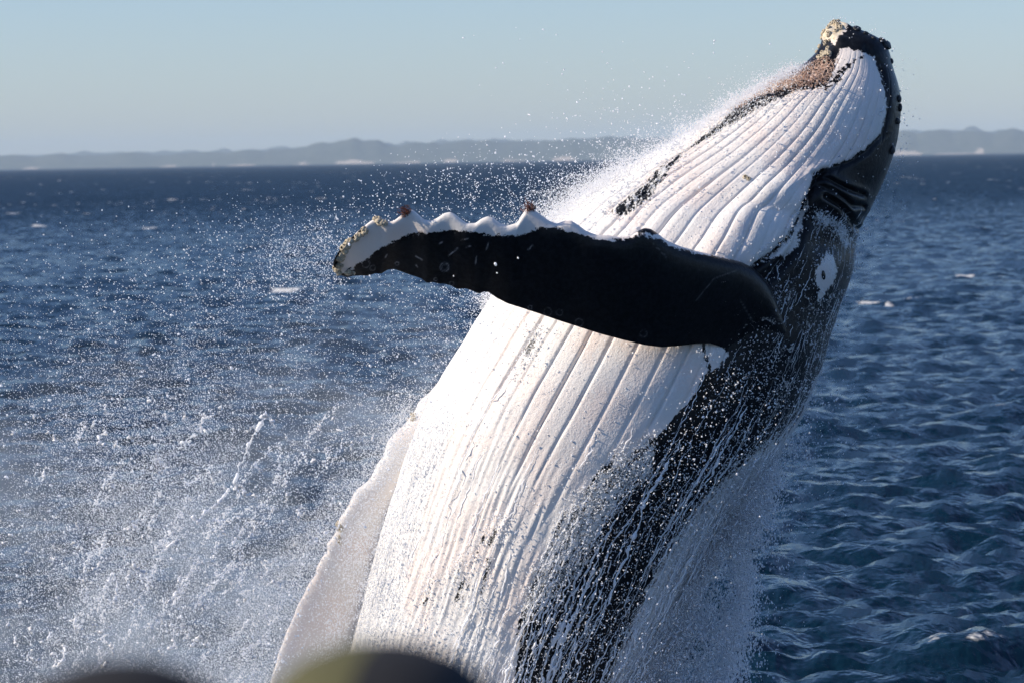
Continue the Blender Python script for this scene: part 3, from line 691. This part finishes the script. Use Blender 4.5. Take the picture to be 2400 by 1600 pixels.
# drops strung along thrown filaments
for _ in range(105):
    x0 = RNG.uniform(230, 960); y0 = RNG.uniform(980, 1570)
    if x0 > np.interp(y0, *edgeL) - 20: continue
    a = math.radians(RNG.normal(57, 14)); ln = RNG.uniform(30, 150); m_ = int(ln * RNG.uniform(.4, 1.1)); t = RNG.uniform(0, 1, m_); bend = RNG.normal(0, .18)
    qx = x0 + t * ln * math.cos(a) - bend * ln * t * (1 - t) * 2 + RNG.normal(0, 3.6, m_); qy = y0 - t * ln * math.sin(a) + RNG.normal(0, 3.6, m_)
    P = at(qx, qy, np.zeros(m_)); P[:, 1] = RNG.uniform(-2.6, -1.8) + RNG.normal(0, .05, m_)
    L.append(drops(P, radii(m_, .003, .0105, 2.0), RNG.uniform(1, 2.2, m_), np.tile(np.array([[math.cos(a), 0, math.sin(a)]]), (m_, 1)) + RNG.normal(size=(m_, 3)) * .2))
# thin scatter higher up over the far water
def dens_up(q):
    x, y = q[:, 0], q[:, 1]
    return (sstep(330, 620, y + .22 * (1100 - x) * -1 + 60) * .5 + .8 * np.exp(-((x - 1180) / 190.)**2 - ((y - 440) / 70.)**2)) * np.clip(.5 + .7 * clump(q, .016, 73), .02, 1.5) * (x < np.interp(y, *edgeL))
P, q = scatter(dens_up, 3000, (60, 300, 1500, 700), -1.8, 2.0)
n = len(P); L.append(drops(P, radii(n, .0032, .0078), RNG.uniform(1, 1.8, n), RNG.normal(size=(n, 3))))
P, q = scatter(lambda q: np.exp(-((q[:, 0] - np.interp(q[:, 1], [850, 990, 1230, 1460, 1600], [985, 925, 850, 795, 770])) / 55.)**2) * np.clip(.6 + .6 * clump(q, .03, 76, -65), .05, 1), 15000, (600, 880, 1080, 1640), -1.0, -.2)
n = len(P); L.append(drops(P, radii(n, .0018, .0048), RNG.uniform(1, 2.5, n), np.array([.35, 0, .9]) + RNG.normal(size=(n, 3)) * .3, tet=True))
V, F = merge(L)
o = link('spray_cloud', mesh_np('spray_cloud', V, F), M_SPRAY); tag(o, 'cloud of white spray drops left of the breaching whale', 'spray', kind='stuff')

# fine mist between the drops
def mist():
    out = [(-120, 640), (500, 600), (900, 640), (1060, 800), (975, 925), (900, 1012), (815, 1140), (757, 1240), (700, 1362), (650, 1472), (612, 1600), (600, 1690), (-120, 1690)]
    q = np.array(out, float); A = at(q[:, 0], q[:, 1], np.zeros(len(q))); n_ = len(q)
    F_ = A.copy(); F_[:, 1] = -.9; B_ = A.copy(); B_[:, 1] = 2.4
    me = bpy.data.meshes.new('spray_mist'); me.from_pydata(np.concatenate([F_, B_]).tolist(), [], [list(range(n_))[::-1], list(range(n_, 2 * n_))] + [[i, (i + 1) % n_, n_ + (i + 1) % n_, n_ + i] for i in range(n_)])
    mt = bpy.data.materials.new('mist_air'); mt.use_nodes = True; m = NT.__new__(NT); m.mat = mt; m.t = mt.node_tree; m.t.nodes.remove(m.t.nodes['Principled BSDF'])
    v = m.n('ShaderNodeVolumePrincipled'); v.inputs['Color'].default_value = (.80, .90, 1, 1); v.inputs['Anisotropy'].default_value = .2
    p = m.pos(); z = m.n('ShaderNodeSeparateXYZ'); m.set(z.inputs[0], p)
    g = m.math('MULTIPLY', m.ramp(m.math('ADD', z.outputs[2], m.math('MULTIPLY', z.outputs[0], -.18)), 4.9, 1.4), m.ramp(m.noise(m.mapping(p, (1.0, .7, 1.5)), .7, 4, .65), .40, .70))
    m.set(v.inputs['Density'], m.math('MULTIPLY', g, MIST)); m.t.links.new(v.outputs[0], m.t.nodes['Material Output'].inputs['Volume'])
    o = link('spray_mist', me, mt); tag(o, 'fine white mist hanging among the spray left of the whale', 'mist', kind='stuff')
MIST = .45
mist()

# halo of drops flung off the throat
L = []
eL = [(np.interp(np.linspace(0, 1, 400), np.linspace(0, 1, 12), np.interp(np.linspace(3.2, 13.5, 12), np.arange(len(LR)), LR[:, c]))) for c in (0, 1)]
n = 42000; t = RNG.uniform(0, 1, n)**.85; i = (t * 399).astype(int)
ex, ey = eL[0][i], eL[1][i]; mag = RNG.exponential(1, n) * np.interp(t, [0, .2, .5, 1], [5, 10, 19, 22]) * np.clip(1 + .8 * clump(np.stack([ex * 6, ey * 0], -1), .02, 75), .25, 2.4)
ang = np.radians(RNG.normal(125, 26, n)); qx = ex + np.cos(ang) * mag + RNG.normal(0, 5, n) + 4; qy = ey - np.sin(ang) * mag + RNG.normal(0, 5, n) + 5
P = at(qx, qy, np.zeros(n)); P[:, 1] = RNG.normal(-.1, .45, n)
L.append(drops(P, radii(n, .0017, .0046), RNG.uniform(1, 1.8, n), RNG.normal(size=(n, 3)), tet=True))
P, q = scatter(lambda q: np.exp(-((q[:, 0] - 1400 + .55 * (q[:, 1] - 300)) / 170.)**2) * .6 * sstep(90, 330, q[:, 1]) + .02, 260, (1040, 60, 1800, 420), -1.2, 1.)
L.append(drops(P, radii(len(P), .005, .011), RNG.uniform(1, 1.8, len(P)), RNG.normal(size=(len(P), 3))))
P, q = scatter(lambda q: np.exp(-np.abs(q[:, 0] - np.interp(q[:, 1], LR[:, 3], LR[:, 2])) / 16.), 900, (1850, 30, 2140, 950), -.5, .8)
L.append(drops(P, radii(len(P), .003, .008), RNG.uniform(1, 1.8, len(P)), RNG.normal(size=(len(P), 3))))
V, F = merge(L)
o = link('throat_spray', mesh_np('throat_spray', V, F), M_SPRAY); tag(o, 'fine spray flung off the upper throat and snout of the whale', 'spray', kind='stuff')

# falling curtain of water behind the whale's back
def dens_veil(q):
    x, y = q[:, 0], q[:, 1]
    r_ = np.interp(y, [980, 1040, 1150, 1300, 1450, 1600], [1792, 1785, 1755, 1715, 1690, 1675]); l_ = np.interp(y, [980, 1045, 1140, 1345, 1560], [1780, 1740, 1660, 1520, 1380])
    d = sstep(-10, 60, x - l_) * (sstep(45, -25, x - r_) + .10 * sstep(110, 0, x - r_)) * sstep(960, 1080, y)
    d = d + 1.4 * np.exp(-((x - l_ - 40) / 40)**2) * sstep(985, 1060, y)
    return d * np.clip(.42 + .75 * clump(q, .03, 81, -75) + .25 * clump(q, .09, 82, -80), .04, 1.2)
L = []
P, q = scatter(dens_veil, 72000, (1330, 950, 1900, 1650), -.9, .9)
n = len(P); L.append(drops(P, radii(n, .003, .0082), RNG.uniform(1.2, 3.0, n), np.array([.12, 0, 1.]) + RNG.normal(size=(n, 3)) * .25, tet=True))
V, F = merge(L)
o = link('water_curtain', mesh_np('water_curtain', V, F), M_SPRAY); tag(o, 'veil of water falling off the back of the whale', 'spray', kind='stuff')

fm_ = WI['foam'].reshape(WI['ns'], WI['nc'])
# water running down the skin: strands and beads that follow the body
ns, nc = WI['ns'], WI['nc']
def surf(fi, fj):
    i = np.clip(np.floor(fi).astype(int), 0, ns - 2); a = np.clip(fi - i, 0, 1)[:, None]; j = np.floor(fj).astype(int) % nc; j2 = (j + 1) % nc; b = (fj - np.floor(fj))[:, None]
    f = lambda A: A[i, j] * (1 - a) * (1 - b) + A[i + 1, j] * a * (1 - b) + A[i, j2] * (1 - a) * b + A[i + 1, j2] * a * b
    return f(WPOS), f(WNRM)
PXG = WI['px'].reshape(ns, nc, 2); WG = WI['white'].reshape(ns, nc)
def strands(n, region, length, rad, lift):
    Vs, Fs, o_ = [], [], 0
    cand = np.argwhere(region); 
    for s in range(n):
        i0, j0 = cand[RNG.integers(len(cand))]
        ln = int(RNG.uniform(*length)); kk = np.arange(0, ln, 1.5)
        wob = np.cumsum(RNG.normal(0, .62, len(kk))); wob -= np.linspace(0, wob[-1], len(kk)) * .6
        fi = i0 + kk; ok = fi < ns - 45; fi, wob = fi[ok], wob[ok]
        if len(fi) < 5: continue
        fj = j0 + wob + RNG.normal(0, .02) * np.arange(len(fi))
        P, N = surf(fi, fj)
        T = np.gradient(P, axis=0); T /= np.linalg.norm(T, axis=1, keepdims=True) + 1e-9; Bn = np.cross(T, N)
        m_ = len(P); tt = np.linspace(0, 1, m_)
        r = RNG.uniform(*rad) * (np.sin(math.pi * np.clip(tt * .96 + .02, 0, 1))**.6) * np.clip(1 + .6 * np.convolve(RNG.normal(size=m_), np.ones(3) / 2, 'same'), .25, 2.4)
        ctr = P + N * (r[:, None] * .4 + RNG.uniform(0, lift))
        ring = [ctr + r[:, None] * (math.cos(a) * N * .7 + math.sin(a) * Bn) for a in (0, 1.5708, 3.1416, 4.7124)]
        Vs.append(np.stack(ring, 1).reshape(-1, 3)); Fs.append(grid_faces(m_, 4, True) + o_); o_ += m_ * 4
    return np.concatenate(Vs), np.concatenate(Fs)
X_, Y_ = PXG[..., 0], PXG[..., 1]; FRONT = np.broadcast_to((WI['th'] < math.pi)[None], X_.shape)
reg1 = FRONT & (WG < 5) & (Y_ > 780) & (Y_ < 1500)
reg2 = FRONT & (WG < -5) & (Y_ > 470) & (Y_ < 1000) & (X_ > 1780)
reg3 = FRONT & (WG > 0) & (Y_ > 980) & (Y_ < 1560)
V1, F1 = strands(135, reg1, (40, 190), (.0013, .006), .03)
reg5 = FRONT & (WG < 5) & (Y_ > 880) & (Y_ < 1450)
V5, F5 = strands(34, reg5, (60, 200), (.007, .013), .04)
reg4 = FRONT & (fm_ > .7) & (WG < 0) & (Y_ > 1000) & (Y_ < 1520)
V4, F4 = strands(150, reg4, (30, 120), (.003, .011), .05)
V2, F2 = strands(110, reg2, (8, 30), (.0015, .0036), .006)
V3, F3 = strands(45, reg3, (15, 80), (.002, .005), .015)
V, F = merge([(V1, F1), (V2, F2), (V3, F3), (V4, F4), (V5, F5)])
o = link('running_water', mesh_np('running_water', V, F), M_SPRAY); tag(o, 'white strands of water running down the flank of the whale', 'water', kind='stuff')
# beads and flying drops just off the skin
fm_ = WI['foam'].reshape(ns, nc)
wgt = np.where(FRONT, 0.012 + fm_**1.4, 0); wgt *= (np.arange(ns) < ns - 60)[:, None] * np.clip(np.repeat(WI['hw'][:, None], nc, 1) / 1.4, .1, 1) * np.maximum(np.abs(np.sin(WI['th']))[None], .15)
wgt *= np.where(WG > 18, .05 + .25 * sstep(1250, 1550, Y_), 1); wgt *= np.clip(.8 + .7 * sin_noise(WPOS.reshape(-1, 3), 5, 91, 16, 2).reshape(ns, nc), .1, 2)
cdf = np.cumsum(wgt.ravel()); cdf /= cdf[-1]
k = np.searchsorted(cdf, RNG.uniform(0, 1, 24000)); n = len(k)
P = RP[k] + WNRM.reshape(-1, 3)[k] * np.minimum(RNG.exponential(.02, n), .4)[:, None] + RNG.normal(0, .008, (n, 3))
V1, F1 = drops(P, radii(n, .0024, .007), RNG.uniform(1, 2.2, n), np.array([.3, 0, .9]) + RNG.normal(size=(n, 3)) * .4, tet=True)
k = RNG.choice(np.where((FRONT & (WG < 10) & (Y_ > 850) & (Y_ < 1620)).ravel())[0], 7000); n = len(k)
P = RP[k] + WNRM.reshape(-1, 3)[k] * RNG.exponential(.16, n)[:, None] + RNG.normal(0, .03, (n, 3))
V2, F2 = drops(P, radii(n, .003, .010, 2.5), RNG.uniform(1, 1.8, n), np.array([.3, 0, .9]) + RNG.normal(size=(n, 3)) * .5)
k = RNG.choice(np.where((FRONT & (WG > 15) & (Y_ > 130) & (Y_ < 1000)).ravel())[0], 2500); n = len(k)
k = k[RNG.uniform(0, 1, n) < np.clip(.45 + .6 * sin_noise(RP[k], 4, 93, 16, 2), .05, 1)]; n = len(k)
V3, F3 = drops(RP[k] + RNG.normal(0, .004, (n, 3)), radii(n, .002, .005), RNG.uniform(1, 2.0, n), np.array([.5, 0, .8]) + RNG.normal(size=(n, 3)) * .4, tet=True)
V, F = merge([(V1, F1), (V2, F2), (V3, F3)])
o = link('water_beads', mesh_np('water_beads', V, F), M_SPRAY); tag(o, 'beads of water bursting off the wet skin of the whale', 'water', kind='stuff')

# torn ligaments of water in the air
def ligament(pts, r0_, Y0):
    pts = np.array(pts, float); u = np.linspace(0, len(pts) - 1, 8 * len(pts)); q = catmull(pts, u); q += RNG.normal(0, 1.6, q.shape)
    P = at(q[:, 0], q[:, 1], np.zeros(len(q))); P[:, 1] = Y0 + np.cumsum(RNG.normal(0, .012, len(q)))
    P = P + RNG.normal(0, .003, P.shape)
    r = r0_ * np.clip(.75 + .7 * np.convolve(RNG.normal(size=len(q)), np.ones(4) / 2.4, 'same'), .2, 2.2); r[0] = r[-1] = .002
    T = np.gradient(P, axis=0); T /= np.linalg.norm(T, axis=1, keepdims=True) + 1e-9; A = np.cross(T, [0, 1, 0]); A /= np.linalg.norm(A, axis=1, keepdims=True) + 1e-9; B = np.cross(T, A)
    ring = [P + r[:, None] * (math.cos(a) * A + math.sin(a) * B) for a in np.arange(6) * math.pi / 3]
    return np.stack(ring, 1).reshape(-1, 3), grid_faces(len(q), 6, True)
L = []
main = [[(660, 893), (652, 915), (632, 945), (625, 960), (612, 990), (600, 1020), (592, 1055)], [(580, 1060), (562, 1085), (545, 1100), (525, 1112), (515, 1128), (505, 1118)], [(478, 1165), (462, 1172), (448, 1185)], [(648, 905), (660, 900), (672, 910), (680, 925)],
        [(470, 1280), (460, 1292), (450, 1300)], [(420, 1410), (432, 1425), (440, 1412), (455, 1405)], [(470, 1450), (478, 1465), (490, 1470)], [(345, 1265), (340, 1290), (336, 1300)], [(505, 1380), (520, 1372), (495, 1395)], [(260, 1320), (255, 1345), (265, 1360)], [(220, 1400), (222, 1425), (200, 1450)], [(390, 1190), (380, 1215), (392, 1225)]]
for a in main: L.append(ligament(a, .0105, RNG.uniform(-2.7, -2.1)))
for _ in range(230):
    x0 = RNG.uniform(20, 900); y0 = RNG.uniform(880, 1560)
    if x0 > np.interp(y0, *edgeL) - 30: continue
    a = RNG.normal(2.1, .9); st = RNG.uniform(3, 11); pts = [(x0, y0)]
    for s in range(RNG.integers(1, 4)): a += RNG.normal(0, .7); pts.append((pts[-1][0] + st * math.cos(a), pts[-1][1] - st * math.sin(a)))
    L.append(ligament(pts, RNG.uniform(.003, .0075), RNG.uniform(-2.8, -2.)))
V, F = merge(L)
o = link('water_threads', mesh_np('water_threads', V, F), M_SPRAY); tag(o, 'torn threads and blobs of water flying left of the whale', 'water', kind='stuff')

# ------------------------------------------------------------------ people at the rail, in front of the camera
def person(px_mid, py_top, dist, label, hat_col, hat_r, coat, yaw, name='person', hat_kind='cap'):
    top = at(px_mid, py_top, CAM[1] + dist).reshape(3); foot = top - np.array([0, 0, 1.72])
    me = bpy.data.meshes.new('person')
    J = [(0, 0, .95, .15), (0, .01, 1.12, .15), (0, .01, 1.30, .17), (0, 0, 1.42, .12), (0, .01, 1.49, .062), (0, .02, 1.57, .085), (0, .02, 1.64, .095), (0, .02, 1.70, .06),
         (.19, 0, 1.40, .065), (.25, .03, 1.13, .048), (.22, .22, 1.06, .038), (.20, .31, 1.06, .036), (-.19, 0, 1.40, .065), (-.25, .03, 1.13, .048), (-.22, .22, 1.06, .038), (-.20, .31, 1.06, .036),
         (.10, 0, .88, .10), (.11, .02, .50, .065), (.11, 0, .09, .045), (.12, .13, .035, .04), (-.10, 0, .88, .10), (-.11, .02, .50, .065), (-.11, 0, .09, .045), (-.12, .13, .035, .04)]
    E = [(0, 1), (1, 2), (2, 3), (3, 4), (4, 5), (5, 6), (6, 7), (3, 8), (8, 9), (9, 10), (10, 11), (3, 12), (12, 13), (13, 14), (14, 15), (0, 16), (16, 17), (17, 18), (18, 19), (0, 20), (20, 21), (21, 22), (22, 23)]
    me.from_pydata([j[:3] for j in J], E, []); o = link(name, me)
    md = o.modifiers.new('s', 'SKIN'); sv = me.skin_vertices[0].data
    for k, j in enumerate(J): sv[k].radius = (j[3], j[3] * (.75 if k in (1, 2) else 1)); sv[k].use_root = (k == 0)
    o.modifiers.new('d', 'SUBSURF').levels = 2
    bpy.context.view_layer.update()
    dg = bpy.context.evaluated_depsgraph_get(); me2 = bpy.data.meshes.new_from_object(o.evaluated_get(dg)); o.modifiers.clear(); o.data = me2
    for p_ in me2.polygons: p_.use_smooth = True
    mm = NT('person_coat'); z = mm.n('ShaderNodeSeparateXYZ'); mm.set(z.inputs[0], mm.n('ShaderNodeTexCoord').outputs['Object'])
    cc = mm.mix(mm.ramp(z.outputs[2], 1.465, 1.475), mm.mix(mm.ramp(z.outputs[2], .90, .92), rgb(.03, .035, .05), rgb(*coat)), rgb(.45, .28, .20)); mm.P(Base_Color=cc, Roughness=.8)
    me2.materials.append(mm.mat)
    o.location = foot; o.rotation_euler.z = yaw
    tag(o, label, 'person')
    # knitted / cloth hat: dome with a band, seams and a slightly uneven crown
    prof = [(1.02, -.30), (1.05, -.22), (1.045, -.05), (1.03, .12), (1.0, .30), (.93, .50), (.80, .70), (.60, .86), (.36, .96), (.12, 1.0), (.005, 1.0)]
    nn = 48; Vv = []
    for (rr, zz) in prof:
        for k in range(nn):
            a = 2 * math.pi * k / nn; seam = 1 - .02 * math.exp(-((((k % 8) - 4) / .7)**2)) * (zz > .1)
            wv = 1 + .012 * math.sin(3 * a + 2 * zz)
            Vv.append((hat_r * rr * math.cos(a) * .95 * seam * wv, hat_r * rr * math.sin(a) * 1.08 * seam * wv, hat_r * zz * .95))
    hme = mesh_np('hat', np.array(Vv), grid_faces(len(prof), nn, True))
    hm = NT('hat_cloth'); nz = hm.noise(hm.n('ShaderNodeTexCoord').outputs['Object'], 300, 2, .6); hm.P(Base_Color=hm.mix(nz, rgb(*[c * .8 for c in hat_col]), rgb(*[c * 1.2 for c in hat_col])), Roughness=.9, Normal=hm.bump(nz, .4, .002))
    if hat_kind == 'painted_shade':  # right side coloured near black for its shade; the cloth is olive all round
        hd = NT('hat_painted_shade'); hd.P(Base_Color=rgb(.012, .013, .016), Roughness=.9); hme.materials.append(hm.mat); hme.materials.append(hd.mat)
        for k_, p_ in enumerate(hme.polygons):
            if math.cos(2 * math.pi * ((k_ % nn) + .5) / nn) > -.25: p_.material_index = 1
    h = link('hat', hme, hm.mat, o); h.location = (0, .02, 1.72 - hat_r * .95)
    return o
person(868, 1482, 3.0, 'out-of-focus person in a round olive hat, right side painted dark as shade, at the bottom edge', (.085, .083, .034), .135, (.06, .06, .06), .0, hat_kind='painted_shade')
person(262, 1528, 3.0, 'out-of-focus person in a black hat in the bottom left corner', (.012, .012, .014), .128, (.02, .02, .025), -.1)
def deck():
    import bmesh
    bm = bmesh.new()
    z = 5.5 - .45 - 1.72 - .02
    bmesh.ops.create_cube(bm, size=1.0, matrix=Matrix.Translation((0, CAM[1] + 1.2, z - .15)) @ Matrix.Diagonal((5.0, 5.5, .3, 1)))
    me = bpy.data.meshes.new('boat_deck'); bm.to_mesh(me); bm.free()
    d = NT('deck_paint'); d.P(Base_Color=rgb(.6, .6, .6), Roughness=.6)
    tag(link('boat_deck', me, d.mat), 'boat deck below the camera', 'deck', kind='structure')
deck()

# ------------------------------------------------------------------ sea haze
def haze():
    import bmesh
    bm = bmesh.new(); bmesh.ops.create_cube(bm, size=1.0, matrix=Matrix.Translation((0, 0, 110)) @ Matrix.Diagonal((54000, 54000, 230, 1)))
    me = bpy.data.meshes.new('haze'); bm.to_mesh(me); bm.free()
    mt = bpy.data.materials.new('haze_air'); mt.use_nodes = True; t = mt.node_tree; t.nodes.remove(t.nodes['Principled BSDF'])
    v = t.nodes.new('ShaderNodeVolumePrincipled'); v.inputs['Density'].default_value = 0.46e-4; v.inputs['Color'].default_value = (.68, .85, 1, 1); v.inputs['Anisotropy'].default_value = 0.0
    t.links.new(v.outputs[0], t.nodes['Material Output'].inputs['Volume'])
    o = link('haze', me, mt); tag(o, 'thin sea haze in front of the far shore', 'haze', kind='stuff')
haze()
